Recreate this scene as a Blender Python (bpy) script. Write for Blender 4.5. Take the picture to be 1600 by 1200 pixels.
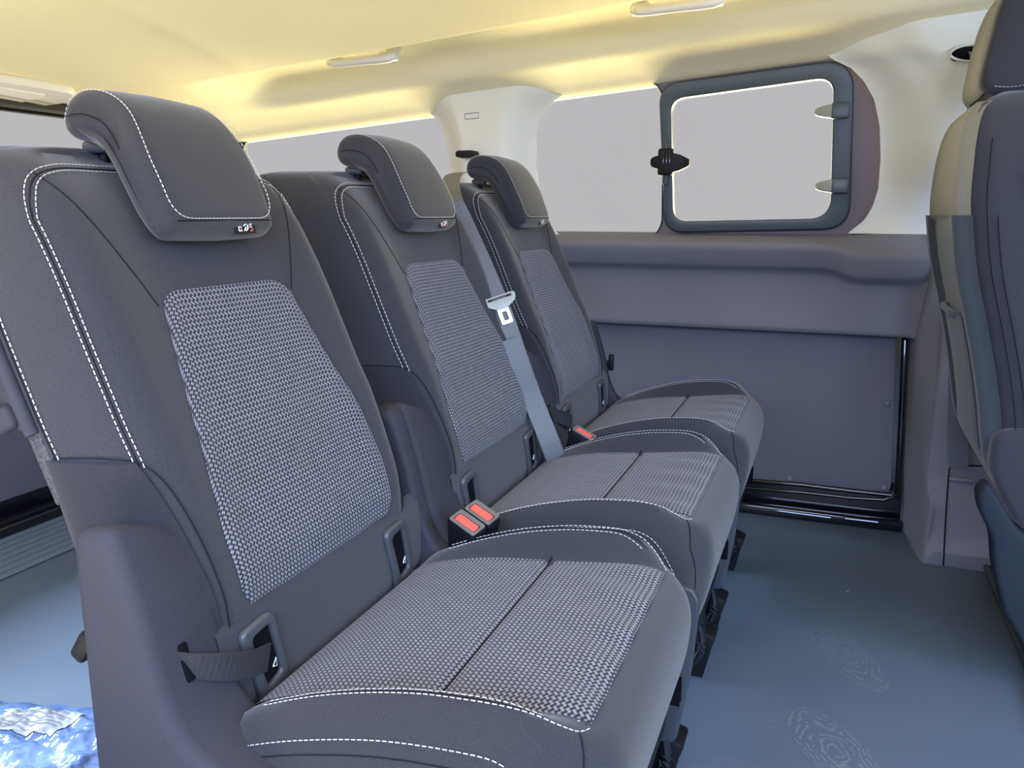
import bpy, bmesh, math, random
from mathutils import Vector, Matrix
random.seed(4)
for o in list(bpy.data.objects): bpy.data.objects.remove(o)
SC = bpy.context.scene
COL = SC.collection
# ------------------------------------------------------------------ camera, world, light, exposure
YAW, PITCH, ROLL, FPX = 0.371503, 0.2027, 0.00082, 1284.93
cam = bpy.data.cameras.new('camera'); co = bpy.data.objects.new('camera', cam); COL.objects.link(co); SC.camera = co
cam.sensor_fit = 'HORIZONTAL'; cam.sensor_width = 36; cam.lens = FPX/1600*36; cam.clip_start = 0.02
_F = Vector((-math.sin(YAW)*math.cos(PITCH), math.cos(YAW)*math.cos(PITCH), -math.sin(PITCH)))
_R = Vector((math.cos(YAW), math.sin(YAW), 0)); _U = _R.cross(_F)
_R2 = _R*math.cos(ROLL)+_U*math.sin(ROLL); _U2 = -_R*math.sin(ROLL)+_U*math.cos(ROLL)
co.matrix_world = Matrix((( _R2.x,_U2.x,-_F.x,0),( _R2.y,_U2.y,-_F.y,0),( _R2.z,_U2.z,-_F.z,0.8),(0,0,0,1)))
w = bpy.data.worlds.new('world'); SC.world = w; w.use_nodes = True
w.node_tree.nodes['Background'].inputs[0].default_value = (0.515, 0.505, 0.515, 1)
w.node_tree.nodes['Background'].inputs[1].default_value = 1.0
SC.view_settings.view_transform = 'Standard'; SC.view_settings.look = 'None'
SC.view_settings.exposure = 0.0; SC.view_settings.gamma = 1; SC.view_settings.use_curve_mapping = False
def area(name, loc, target, sx, sy, power, col):
    l = bpy.data.lights.new(name, 'AREA'); l.shape = 'RECTANGLE'; l.size = sx; l.size_y = sy; l.energy = power; l.color = col
    o = bpy.data.objects.new(name, l); COL.objects.link(o); o.location = loc
    o.rotation_euler = (Vector(target)-Vector(loc)).to_track_quat('-Z', 'Y').to_euler(); return o
area('bounce_light_from_sunlit_ground', (-0.8, -1.0, -0.55), (-0.8, 0.5, 1.2), 3.6, 0.7, 205, (1.0, 0.87, 0.54))
area('bounce_light_from_far_side_ground', (-0.6, 5.4, -0.55), (-0.7, 1.0, 1.3), 5.0, 4.0, 1300, (1.0, 0.86, 0.50))
area('sky_light_through_open_door', (0.2, -1.9, 1.75), (-0.3, 1.1, 0.2), 3.8, 1.4, 265, (0.44, 0.58, 1.0))
area('daylight_from_cab', (2.1, 0.2, 1.35), (-0.1, 1.5, 0.7), 1.4, 0.9, 66, (0.44, 0.64, 1.0))
area('daylight_through_tailgate_glass', (-3.6, 0.9, 2.1), (-1.4, 0.9, 0.0), 2.0, 1.0, 420, (0.55, 0.74, 1.0))

# ------------------------------------------------------------------ materials
def mat(name, col, rough=0.6, metal=0, spec=0.5, noise=0, nscale=40, bump=0, bscale=600, sheen=0, coat=0, detail=2):
    m = bpy.data.materials.new(name); m.use_nodes = True; nt = m.node_tree; b = nt.nodes['Principled BSDF']
    b.inputs['Base Color'].default_value = (*col, 1); b.inputs['Roughness'].default_value = rough
    b.inputs['Metallic'].default_value = metal; b.inputs['Specular IOR Level'].default_value = spec
    b.inputs['Sheen Weight'].default_value = sheen; b.inputs['Coat Weight'].default_value = coat
    tc = nt.nodes.new('ShaderNodeTexCoord')
    if noise:
        n = nt.nodes.new('ShaderNodeTexNoise'); n.inputs['Scale'].default_value = nscale; n.inputs['Detail'].default_value = detail
        nt.links.new(tc.outputs['Object'], n.inputs['Vector'])
        r = nt.nodes.new('ShaderNodeMapRange'); r.inputs[1].default_value = .3; r.inputs[2].default_value = .7
        r.inputs[3].default_value = 1-noise; r.inputs[4].default_value = 1+noise; nt.links.new(n.outputs['Fac'], r.inputs[0])
        v = nt.nodes.new('ShaderNodeVectorMath'); v.operation = 'SCALE'; v.inputs[0].default_value = col
        nt.links.new(r.outputs[0], v.inputs['Scale']); nt.links.new(v.outputs[0], b.inputs['Base Color'])
    if bump:
        n = nt.nodes.new('ShaderNodeTexNoise'); n.inputs['Scale'].default_value = bscale; n.inputs['Detail'].default_value = 1
        nt.links.new(tc.outputs['Object'], n.inputs['Vector'])
        bp = nt.nodes.new('ShaderNodeBump'); bp.inputs['Strength'].default_value = bump; bp.inputs['Distance'].default_value = .001
        nt.links.new(n.outputs['Fac'], bp.inputs['Height']); nt.links.new(bp.outputs[0], b.inputs['Normal'])
    return m
M = {}
M['fabric'] = mat('charcoal_fabric', (.0255,.0265,.0335), .9, spec=.2, noise=.28, nscale=900, bump=.35, bscale=1100, sheen=.25, detail=3)
M['fabric_side'] = mat('side_fabric', (.026,.0265,.035), .85, spec=.25, noise=.22, nscale=900, bump=.3, bscale=1100, sheen=.25)
M['fabric_dark'] = mat('skirt_fabric', (.020,.020,.026), .9, spec=.2, noise=.2, nscale=900, bump=.3, sheen=.15)
M['stitch'] = mat('stitch_thread', (.50,.49,.47), .7)
M['seam'] = mat('seam_line', (.012,.012,.014), .9, spec=.1)
M['plastic'] = mat('grained_grey_plastic', (.034,.034,.046), .72, spec=.22, noise=.06, nscale=300, bump=.25, bscale=900)
M['plastic_dark'] = mat('dark_plastic', (.042,.050,.062), .42, bump=.2, bscale=900)
M['bezel'] = mat('bezel_plastic', (.06,.066,.072), .35)
M['black'] = mat('black_plastic', (.006,.006,.008), .55, spec=.25)
M['void'] = mat('black_cavity', (.004,.004,.005), .8, spec=.1)
M['gloss_black'] = mat('black_gloss_paint', (.006,.006,.008), .12, coat=.6)
M['metal'] = mat('bright_metal', (.55,.55,.52), .3, metal=1)
M['carpet'] = mat('felt_backing', (.05,.05,.055), 1, noise=.5, nscale=350, bump=1, bscale=500)
M['floor'] = None
M['headliner'] = mat('headliner_fabric', (.88,.79,.51), .95, spec=.1, noise=.035, nscale=260, bump=.5, bscale=420, detail=4)
M['cream'] = mat('cream_pillar_plastic', (.72,.71,.63), .55, spec=.3, noise=.01, nscale=200, bump=.08, bscale=800)
M['lampcream'] = mat('cream_lamp_plastic', (.72,.69,.60), .35)
M['wallgrey'] = mat('grey_wall_plastic', (.168,.166,.190), .6, spec=.3, noise=.03, nscale=300, bump=.18, bscale=800)
M['card'] = mat('grey_door_card', (.125,.125,.152), .65, spec=.3, noise=.05, nscale=500, bump=.2, bscale=900)
M['ceramic'] = mat('window_ceramic_border', (.15,.118,.125), .5)
M['winframe'] = mat('sliding_window_frame', (.055,.075,.085), .35)
M['rubber'] = mat('rubber_seal', (.02,.022,.024), .6)
M['clipgrey'] = mat('translucent_catch', (.30,.33,.30), .35)
M['webbing'] = None
M['red'] = mat('red_button', (.75,.10,.08), .35)
M['chrome'] = mat('chrome_rim', (.7,.72,.75), .15, metal=1)
M['rim'] = mat('glossy_buckle_rim', (.10,.105,.11), .12, coat=1)
M['valance'] = mat('seat_valance_plastic', (.014,.019,.028), .7, spec=.2, bump=.15, bscale=900)
M['white'] = mat('white_print', (.8,.8,.8), .5)
M['redprint'] = mat('red_print', (.6,.12,.15), .5)
M['pocket'] = mat('pocket_fabric', (.036,.050,.066), .8, noise=.2, nscale=900, bump=.3, bscale=1000, sheen=.2)
M['leaf'] = mat('dry_leaf', (.35,.36,.16), .7)

def nodes_of(m): return m.node_tree.nodes, m.node_tree.links, m.node_tree.nodes['Principled BSDF']
def mathn(nt, op, a, b=None, c=None):
    n = nt.nodes.new('ShaderNodeMath'); n.operation = op
    for i, v in enumerate((a, b, c)):
        if v is None: continue
        if isinstance(v, (int, float)): n.inputs[i].default_value = v
        else: nt.links.new(v, n.inputs[i])
    return n.outputs[0]
def insert_material(name, dark, light, thr=.0):
    m = mat(name, dark, .85, spec=.2, sheen=.15); nt = m.node_tree; N, L, b = nodes_of(m)
    uv = N.new('ShaderNodeUVMap'); sp = N.new('ShaderNodeSeparateXYZ'); L.new(uv.outputs[0], sp.inputs[0])
    u, v = sp.outputs[0], sp.outputs[1]
    v2 = mathn(nt, 'MULTIPLY', v, 2*math.pi); sv = mathn(nt, 'SINE', v2)
    us = mathn(nt, 'ADD', u, mathn(nt, 'MULTIPLY', sv, .20)); au = mathn(nt, 'SINE', mathn(nt, 'MULTIPLY', us, 2*math.pi))
    cv = mathn(nt, 'COSINE', v2)
    h = mathn(nt, 'ADD', mathn(nt, 'MULTIPLY', au, .62), mathn(nt, 'MULTIPLY', cv, .42))
    mr = N.new('ShaderNodeMapRange'); mr.interpolation_type = 'SMOOTHSTEP'; L.new(h, mr.inputs[0])
    mr.inputs[1].default_value = thr-.25; mr.inputs[2].default_value = thr+.45
    n = N.new('ShaderNodeTexNoise'); n.inputs['Scale'].default_value = .35; n.inputs['Detail'].default_value = 5; L.new(uv.outputs[0], n.inputs['Vector'])
    nz = mathn(nt, 'MULTIPLY_ADD', n.outputs['Fac'], .5, .75)
    mx = N.new('ShaderNodeMix'); mx.data_type = 'RGBA'; mx.inputs['A'].default_value = (*dark, 1); mx.inputs['B'].default_value = (*light, 1)
    L.new(mr.outputs[0], mx.inputs['Factor'])
    sc = N.new('ShaderNodeVectorMath'); sc.operation = 'SCALE'; L.new(mx.outputs['Result'], sc.inputs[0]); L.new(nz, sc.inputs['Scale'])
    L.new(sc.outputs[0], b.inputs['Base Color'])
    bp = N.new('ShaderNodeBump'); bp.inputs['Strength'].default_value = .6; bp.inputs['Distance'].default_value = .0012
    L.new(mr.outputs[0], bp.inputs['Height']); L.new(bp.outputs[0], b.inputs['Normal'])
    return m
M['insert'] = insert_material('woven_insert_fabric', (.020,.020,.026), (.205,.21,.255), .0)
# seat-belt webbing: fine diagonal ribs
m = mat('seat_belt_webbing', (.12,.125,.14), .55, spec=.4); nt = m.node_tree; N, L, b = nodes_of(m)
uv = N.new('ShaderNodeUVMap'); wv = N.new('ShaderNodeTexWave'); wv.inputs['Scale'].default_value = 60; L.new(uv.outputs[0], wv.inputs['Vector'])
bp = N.new('ShaderNodeBump'); bp.inputs['Strength'].default_value = .25; bp.inputs['Distance'].default_value = .001
L.new(wv.outputs['Fac'], bp.inputs['Height']); L.new(bp.outputs[0], b.inputs['Normal']); M['webbing'] = m
M['strap'] = mat('black_strap', (.022,.022,.025), .7, noise=.2, nscale=500, bump=.4, bscale=700)
# rubber floor with faint dusty shoe prints
m = mat('floor_mat_rubber', (.058,.072,.086), .42, spec=.45); nt = m.node_tree; N, L, b = nodes_of(m)
tc = N.new('ShaderNodeTexCoord'); base = N.new('ShaderNodeTexNoise'); base.inputs['Scale'].default_value = 5; base.inputs['Detail'].default_value = 6
L.new(tc.outputs['Object'], base.inputs['Vector'])
total = mathn(nt, 'MULTIPLY', base.outputs['Fac'], .16)
sp = N.new('ShaderNodeSeparateXYZ'); L.new(tc.outputs['Object'], sp.inputs[0])
fine = N.new('ShaderNodeTexNoise'); fine.inputs['Scale'].default_value = 90; fine.inputs['Detail'].default_value = 4; L.new(tc.outputs['Object'], fine.inputs['Vector'])
wob = N.new('ShaderNodeTexNoise'); wob.inputs['Scale'].default_value = 16; wob.inputs['Detail'].default_value = 2; L.new(tc.outputs['Object'], wob.inputs['Vector'])
for (px, py, rx, ry, ang, fr, amp) in [(.075,1.52,.045,.12,.5,90,.30),(.055,1.22,.05,.115,.55,95,.42),(.05,1.06,.055,.07,.2,120,.55),(-.045,1.30,.035,.07,0,100,.16),(-.09,1.08,.07,.06,.8,110,.25),(.17,1.55,.03,.06,1.2,110,.2)]:
    ca, sa = math.cos(ang), math.sin(ang)
    dx = mathn(nt, 'SUBTRACT', sp.outputs[0], px); dy = mathn(nt, 'SUBTRACT', sp.outputs[1], py)
    lx = mathn(nt, 'DIVIDE', mathn(nt, 'ADD', mathn(nt, 'MULTIPLY', dx, ca), mathn(nt, 'MULTIPLY', dy, sa)), rx)
    ly = mathn(nt, 'DIVIDE', mathn(nt, 'SUBTRACT', mathn(nt, 'MULTIPLY', dy, ca), mathn(nt, 'MULTIPLY', dx, sa)), ry)
    r = mathn(nt, 'SQRT', mathn(nt, 'ADD', mathn(nt, 'MULTIPLY', lx, lx), mathn(nt, 'MULTIPLY', ly, ly)))
    rd = mathn(nt, 'ADD', r, mathn(nt, 'MULTIPLY_ADD', wob.outputs['Fac'], .9, -.45))
    ring = mathn(nt, 'POWER', mathn(nt, 'MULTIPLY_ADD', mathn(nt, 'SINE', mathn(nt, 'MULTIPLY', rd, fr*.42)), .5, .5), 3)
    inside = mathn(nt, 'LESS_THAN', r, 1)
    msk = mathn(nt, 'MULTIPLY', mathn(nt, 'MULTIPLY', ring, inside), mathn(nt, 'GREATER_THAN', fine.outputs['Fac'], .46))
    total = mathn(nt, 'ADD', total, mathn(nt, 'MULTIPLY', msk, amp*.85))
mx = N.new('ShaderNodeMix'); mx.data_type = 'RGBA'; mx.inputs['A'].default_value = (.080,.113,.158,1); mx.inputs['B'].default_value = (.26,.27,.27,1)
L.new(total, mx.inputs['Factor']); L.new(mx.outputs['Result'], b.inputs['Base Color'])
bp = N.new('ShaderNodeBump'); bp.inputs['Strength'].default_value = .15; bp.inputs['Distance'].default_value = .001
vor = N.new('ShaderNodeTexNoise'); vor.inputs['Scale'].default_value = 420; L.new(tc.outputs['Object'], vor.inputs['Vector'])
L.new(vor.outputs['Fac'], bp.inputs['Height']); L.new(bp.outputs[0], b.inputs['Normal']); M['floor'] = m
# thin glass
m = bpy.data.materials.new('thin_glass'); m.use_nodes = True; nt = m.node_tree; nt.nodes.clear()
out = nt.nodes.new('ShaderNodeOutputMaterial'); tr = nt.nodes.new('ShaderNodeBsdfTransparent'); gl = nt.nodes.new('ShaderNodeBsdfGlossy')
gl.inputs['Roughness'].default_value = .02; mxs = nt.nodes.new('ShaderNodeMixShader'); mxs.inputs[0].default_value = .006
tr.inputs[0].default_value = (.98,.98,.985,1)
nt.links.new(tr.outputs[0], mxs.inputs[1]); nt.links.new(gl.outputs[0], mxs.inputs[2]); nt.links.new(mxs.outputs[0], out.inputs[0]); M['glass'] = m
# clear blue-ish plastic film
m = mat('clear_blue_film', (.12,.20,.42), .16, spec=.8, noise=.55, nscale=16, coat=.7, detail=6); M['film'] = m
M['filmlabel'] = mat('film_label', (.36,.40,.42), .4, noise=.12, nscale=60)

# ------------------------------------------------------------------ helpers
ORG = Vector((0,0,0))
def obj(name, verts, faces, m, parent=None, smooth=True, uvs=None, sharp=None):
    me = bpy.data.meshes.new(name); me.from_pydata([tuple(Vector(v)-ORG) for v in verts], [], faces)
    return _fin(name, me, m, parent, smooth, uvs)
def _fin(name, me, m, parent, smooth=True, uvs=None):
    me.materials.append(m)
    bm = bmesh.new(); bm.from_mesh(me)
    if uvs is None: bmesh.ops.recalc_face_normals(bm, faces=bm.faces)
    bm.to_mesh(me); bm.free()
    if uvs is not None:
        ul = me.uv_layers.new(name='UVMap')
        for lp in me.loops: ul.data[lp.index].uv = uvs[lp.vertex_index]
    for p in me.polygons: p.use_smooth = smooth
    if smooth:
        try: me.set_sharp_from_angle(angle=math.radians(42))
        except Exception: pass
    o = bpy.data.objects.new(name, me); COL.objects.link(o); o.parent = parent
    return o
def obj_bm(name, bm, m, parent=None, smooth=True):
    bmesh.ops.recalc_face_normals(bm, faces=bm.faces)
    for v in bm.verts: v.co -= ORG
    me = bpy.data.meshes.new(name); bm.to_mesh(me); bm.free()
    return _fin(name, me, m, parent, smooth)
def tag(o, label=None, cat=None, group=None, kind=None):
    if label: o['label'] = label
    if cat: o['category'] = cat
    if group: o['group'] = group
    if kind: o['kind'] = kind
    return o
def empty(name, loc, label=None, cat=None, group=None):
    o = bpy.data.objects.new(name, None); COL.objects.link(o); o.location = loc; o.empty_display_size = .05
    return tag(o, label, cat, group)
def lerp(a, b, t): return a+(b-a)*t
def interp(tab, x):
    if x <= tab[0][0]: return tab[0][1]
    for (a, va), (b, vb) in zip(tab, tab[1:]):
        if x <= b: return lerp(va, vb, (x-a)/(b-a))
    return tab[-1][1]
def sm(a, b, x):
    t = max(0, min(1, (x-a)/(b-a))); return t*t*(3-2*t)
def catmull(pts, n, closed=False):
    P = [Vector(p) for p in pts]; out = []; k = len(P); segs = k if closed else k-1
    for i in range(segs):
        if closed: a, b, c, d = P[(i-1) % k], P[i], P[(i+1) % k], P[(i+2) % k]
        else: a, b, c, d = P[max(i-1,0)], P[i], P[i+1], P[min(i+2,k-1)]
        for j in range(n):
            t = j/n
            out.append(.5*((2*b)+(c-a)*t+(2*a-5*b+4*c-d)*t*t+(3*b-a-3*c+d)*t**3))
    if not closed: out.append(P[-1].copy())
    return out
def resample(path, step):
    L = [0]
    for a, b in zip(path, path[1:]): L.append(L[-1]+(b-a).length)
    n = max(2, int(L[-1]/step)); out = []; j = 0
    for i in range(n+1):
        s = L[-1]*i/n
        while j < len(L)-2 and L[j+1] < s: j += 1
        d = L[j+1]-L[j]; out.append(path[j].lerp(path[j+1], (s-L[j])/d if d else 0))
    return out
def grid(name, fn, nu, nv, m, parent=None, closed=False, uvf=None, thick=0, smooth=True):
    """fn(i/nu, j/nv) -> point"""
    V = []; F = []; U = []
    cu = nu if closed else nu+1
    for j in range(nv+1):
        for i in range(cu):
            V.append(fn(i/nu, j/nv))
            if uvf: U.append(uvf(i/nu, j/nv))
    for j in range(nv):
        for i in range(nu):
            a = j*cu+i; b = j*cu+(i+1) % cu; F.append((a, b, b+cu, a+cu))
    o = obj(name, V, F, m, parent, smooth, U if uvf else None)
    if thick:
        md = o.modifiers.new('solid', 'SOLIDIFY'); md.thickness = thick; md.offset = 0
    return o
def loft(name, loops, m, parent=None, cap=True, smooth=True):
    n = len(loops[0]); V = [p for l in loops for p in l]; F = []
    for j in range(len(loops)-1):
        for i in range(n):
            F.append((j*n+i, j*n+(i+1) % n, (j+1)*n+(i+1) % n, (j+1)*n+i))
    if cap:
        for j in (0, len(loops)-1):
            c = sum((Vector(p) for p in loops[j]), Vector())/n; V.append(c); ci = len(V)-1
            for i in range(n): F.append((j*n+i, j*n+(i+1) % n, ci))
    return obj(name, V, F, m, parent, smooth)
def tubedata(path, r, k=8, V=None, F=None, flat=1.0, caps=True):
    V = [] if V is None else V; F = [] if F is None else F; base = len(V)
    up = Vector((0,0,1))
    for i, p in enumerate(path):
        t = (path[min(i+1, len(path)-1)]-path[max(i-1, 0)]).normalized()
        s = t.cross(up)
        if s.length < .05: s = t.cross(Vector((0,1,0)))
        s.normalize(); u = s.cross(t)
        for a in range(k):
            an = 2*math.pi*a/k; V.append(p+s*math.cos(an)*r+u*math.sin(an)*r*flat)
    for i in range(len(path)-1):
        for a in range(k):
            F.append((base+i*k+a, base+i*k+(a+1) % k, base+(i+1)*k+(a+1) % k, base+(i+1)*k+a))
    if caps:
        F.append(tuple(base+a for a in range(k))[::-1]); F.append(tuple(base+(len(path)-1)*k+a for a in range(k)))
    return V, F
def tube(name, path, r, m, parent=None, k=8, flat=1.0):
    V, F = tubedata([Vector(p) for p in path], r, k, flat=flat); return obj(name, V, F, m, parent)
def tubes(name, paths, r, m, parent=None, k=6):
    V, F = [], []
    for p in paths: tubedata([Vector(q) for q in p], r, k, V, F)
    o = obj(name, V, F, m, parent)
    if len(paths) > 1: o['kind'] = 'stuff'
    return o
def stitches(name, paths, m, parent, dash=.0036, gap=.0022, r=.00052):
    V, F = [], []
    for path in paths:
        pts = resample([Vector(p) for p in path], (dash+gap)/3)
        i = 0
        while i+2 < len(pts): tubedata([pts[i], pts[i+1], pts[i+2]], r, 5, V, F); i += 3
    o = obj(name, V, F, m, parent); o['kind'] = 'stuff'; return o
def box(name, c, s, m, parent=None, bev=.002, rot=None, seg=2):
    bm = bmesh.new(); bmesh.ops.create_cube(bm, size=1)
    for v in bm.verts: v.co = Vector((v.co.x*s[0], v.co.y*s[1], v.co.z*s[2]))
    if bev: bmesh.ops.bevel(bm, geom=list(bm.edges), offset=bev, segments=seg, affect='EDGES', profile=.5)
    if rot is not None: bmesh.ops.rotate(bm, verts=bm.verts, matrix=rot, cent=(0,0,0))
    bmesh.ops.translate(bm, verts=bm.verts, vec=Vector(c))
    return obj_bm(name, bm, m, parent)
def rounded(poly, r, n=5):
    """round the corners of a 2D polygon; r a number or list"""
    out = []; k = len(poly)
    for i in range(k):
        a, b, c = Vector(poly[i-1]), Vector(poly[i]), Vector(poly[(i+1) % k])
        rr = r[i] if isinstance(r, (list, tuple)) else r
        d1 = (a-b); d2 = (c-b); rr = min(rr, d1.length*.48, d2.length*.48)
        p1 = b+d1.normalized()*rr; p2 = b+d2.normalized()*rr
        for j in range(n+1):
            t = j/n; out.append((p1*(1-t)**2+b*2*t*(1-t)+p2*t*t))
    return out
def plate(name, outer, holes, fmap, depth, m, parent=None, bev=0, smooth=True):
    """2D outline with holes; fmap(u,v,d)->3D, d in {0,depth}"""
    bm = bmesh.new()
    def loop(pts):
        vs = [bm.verts.new((p[0], p[1], 0)) for p in pts]
        return [bm.edges.new((vs[i], vs[(i+1) % len(vs)])) for i in range(len(vs))]
    E = loop(outer)
    for h in holes: E += loop(h)
    bmesh.ops.triangle_fill(bm, edges=E, use_beauty=True)
    if depth:
        g = bmesh.ops.extrude_face_region(bm, geom=list(bm.faces))
        for e in g['geom']:
            if isinstance(e, bmesh.types.BMVert): e.co.z = 1
        if bev:
            bmesh.ops.recalc_face_normals(bm, faces=bm.faces)
            ed = [e for e in bm.edges if len(e.link_faces) == 2 and abs(e.verts[0].co.z-e.verts[1].co.z) < .5 and abs(e.link_faces[0].normal.z-e.link_faces[1].normal.z) > .5]
            for v in bm.verts: v.co.z *= depth
            bmesh.ops.bevel(bm, geom=ed, offset=bev, segments=3, affect='EDGES', profile=.5)
            for v in bm.verts: v.co.z /= depth
    for v in bm.verts: v.co = Vector(fmap(v.co.x, v.co.y, v.co.z*depth if depth else 0))
    return obj_bm(name, bm, m, parent, smooth)
def ribbon(name, path, width, widthdirs, thick, m, parent=None):
    """flat band along path; widthdirs: vector per point"""
    V = []; F = []; U = []; s = 0
    for i, p in enumerate(path):
        t = (path[min(i+1, len(path)-1)]-path[max(i-1, 0)]).normalized()
        wd = widthdirs[i]; wd = (wd-t*wd.dot(t)).normalized(); n = t.cross(wd)
        if i: s += (p-path[i-1]).length
        for a, b in ((-1,-1),(1,-1),(1,1),(-1,1)):
            V.append(p+wd*a*width/2+n*b*thick/2); U.append((a*width/2, s))
    for i in range(len(path)-1):
        for a in range(4): F.append((i*4+a, i*4+(a+1) % 4, (i+1)*4+(a+1) % 4, (i+1)*4+a))
    F.append((3,2,1,0)); e = (len(path)-1)*4; F.append((e,e+1,e+2,e+3))
    return obj(name, V, F, m, parent, smooth=False, uvs=U)

# ------------------------------------------------------------------ the setting
SG = lambda o: tag(o, kind='structure')
def zedge(x): return 1.157+.077*(x+.06)
HP = [(-.6,.10),(.6,.112),(1.2,.105),(1.5,.098),(1.8,.080),(1.92,.072),(2.0,.056),(2.06,.038),(2.11,.015),(2.145,-.006),(2.19,-.012)]
HPc = catmull([(a, b, 0) for a, b in HP], 8); HPt = [(p.x, p.y) for p in HPc]
def head_z(x, y):
    z = zedge(x)+interp(HPt, y)
    rx = sm(-1.62, -1.42, x)*(1-sm(.25, .35, x))
    lo = 1.80-.04*sm(-1.2, .3, x)
    z += rx*.048*sm(lo-.06, lo+.04, y)*(1-sm(1.955, 2.03, y))
    z -= .006*math.exp(-((x+1.25+.25*(y-1.3))/.035)**2)*sm(.6, 1.0, y)*(1-sm(1.6, 1.8, y))
    return z
def head(u, v):
    x = lerp(-2.0, .95, u); y = lerp(-.25, 2.17, v**.75); return Vector((x, y, head_z(x, y)))
ceil = SG(grid('ceiling', head, 200, 170, M['headliner'])); 
md = ceil.modifiers.new('solid', 'SOLIDIFY'); md.thickness = .02; md.offset = 1
# make sure thickness goes up: build a roof skin above as well
SG(box('trim_1', (-.52, .97, 1.34), (3.1, 2.5, .01), M['wallgrey'], bev=.002))
tag(bpy.data.objects['trim_1'], 'outer roof panel above the cream headliner')
SG(box('trim_8', (-.5, 2.325, .32), (3.0, .012, .84), M['gloss_black'], bev=.002))  # unseen skin, added to stop ground light leaking in past the trims
tag(bpy.data.objects['trim_8'], 'unseen outer body skin added behind the far wall lining to block light')
SG(box('floor', (-.65, .98, -.02), (2.75, 2.60, .04), M['floor'], bev=.003))

# far side window plane, leaning inwards towards the roof
def wy(z): return 2.185-.05*(z-.74)/.41
def wmap(off): return lambda u, v, d: (u, wy(v)+off+d, v)
import numpy as _np
_RM = [( _R2.x,_R2.y,_R2.z),( _U2.x,_U2.y,_U2.z),( -_F.x,-_F.y,-_F.z)]
def ray(px, py):
    a = ((px-800)/FPX, -(py-600)/FPX, -1); return Vector([sum(a[i]*_RM[i][k] for i in range(3)) for k in range(3)])
def on_y(px, py, y):        # measured position of a feature on the plane Y=y
    r = ray(px, py)*(y/ray(px, py).y); return (r.x, r.z+.8)
def on_win(px, py):
    y = 2.16
    for _ in range(4):
        x, z = on_y(px, py, y); y = wy(z)
    return (x, z)
def on_x(px, py, x):
    r = ray(px, py); r = r*(x/r.x); return (r.y, r.z+.8)

# outlines of the main side window
A = rounded([on_win(*p) for p in [(832,152),(1036,122),(1034,373),(842,373)]], [.075,.06,.06,.09], 8)
B = rounded([on_win(*p) for p in [(1031,133),(1334,92),(1326,357),(1040,363)]], [.05,.07,.06,.05], 8)
Cc = rounded([on_win(*p) for p in [(1049,156),(1303,121),(1297,341),(1053,346)]], [.035,.04,.05,.035], 8)
O = rounded([on_win(*p) for p in [(815,155),(1000,112),(1300,78),(1390,110),(1385,355),(1330,376),(820,376)]], [.05,.1,.12,.12,.12,.05,.05], 8)
win = empty('window_1', (-.35, 2.16, .74)); SG(win)
ORG = win.location.copy()
plate('window_border', O, [A, Cc], wmap(.006), .008, M['ceramic'], win)
plate('glass_pane', rounded([on_win(*p) for p in [(825,140),(1045,115),(1045,375),(830,375)]], .02), [], wmap(.016), .004, M['glass'], win, smooth=False)
sf = plate('sliding_frame', B, [Cc], wmap(-.012), .018, M['winframe'], win, bev=.004)
tube('rubber_seal', [Vector((p[0], wy(p[1])-.001, p[1])) for p in B+[B[0]]], .0028, M['rubber'], sf, 6)
plate('glass_pane', rounded([on_win(*p) for p in [(1043,150),(1309,115),(1303,347),(1047,352)]], .02), [], wmap(.016), .004, M['glass'], win, smooth=False)
tubes('rubber_seal', [[Vector((p[0], wy(p[1])-.0005+.006, p[1])) for p in A+[A[0]]]], .0022, M['rubber'], win)
# latch on the meeting post
lx, lz = on_win(1043, 254); ly = wy(lz)
lat = box('latch', (lx, ly-.024, lz), (.038, .022, .066), M['black'], win, .006, seg=3)
ox = on_win(1062, 253)[0]
def wedge(name, x0, z, w0, w1, L_, y0, y1, m, parent, flip=1):
    loops = []
    for t, ww, yy in ((0,w0,y0),(.5,(w0*.62+w1*.38),y0*.8+y1*.2),(.85,w1*1.15,y0*.4+y1*.6),(1,w1*.7,y1)):
        x = x0+flip*L_*t; yb = wy(z)
        lp = rounded([(-ww/2,0),(ww/2,0),(ww/2,yy),(-ww/2,yy)], .004, 3)
        loops.append([Vector((x, yb-p[1], z+p[0])) for p in lp])
    return loft(name, loops, m, parent)
wedge('latch_tab', lx+.012, lz-.002, .05, .02, .045, .034, .016, M['black'], lat)
wedge('latch_tab', lx-.012, lz, .036, .02, .028, .030, .02, M['black'], lat, -1)
for k in (-1,0,1): box('grip_ridge', (lx+.004+k*.008, ly-.036, lz), (.0025,.004,.05), M['gloss_black'], lat, .001)
box('latch_strut', (lx-.002, ly-.018, lz), (.012,.012,.11), M['plastic_dark'], lat, .003)
for py in (175, 291):
    cx, cz = on_win(1300, py)
    c = box('window_catch', (cx+.018, wy(cz)-.020, cz), (.040, .018, .036), M['winframe'], win, .005, seg=3)
    wedge('catch_tip', cx+.003, cz, .032, .016, .040, .028, .012, M['clipgrey'], c, -1)
ORG = Vector((0,0,0))
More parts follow.
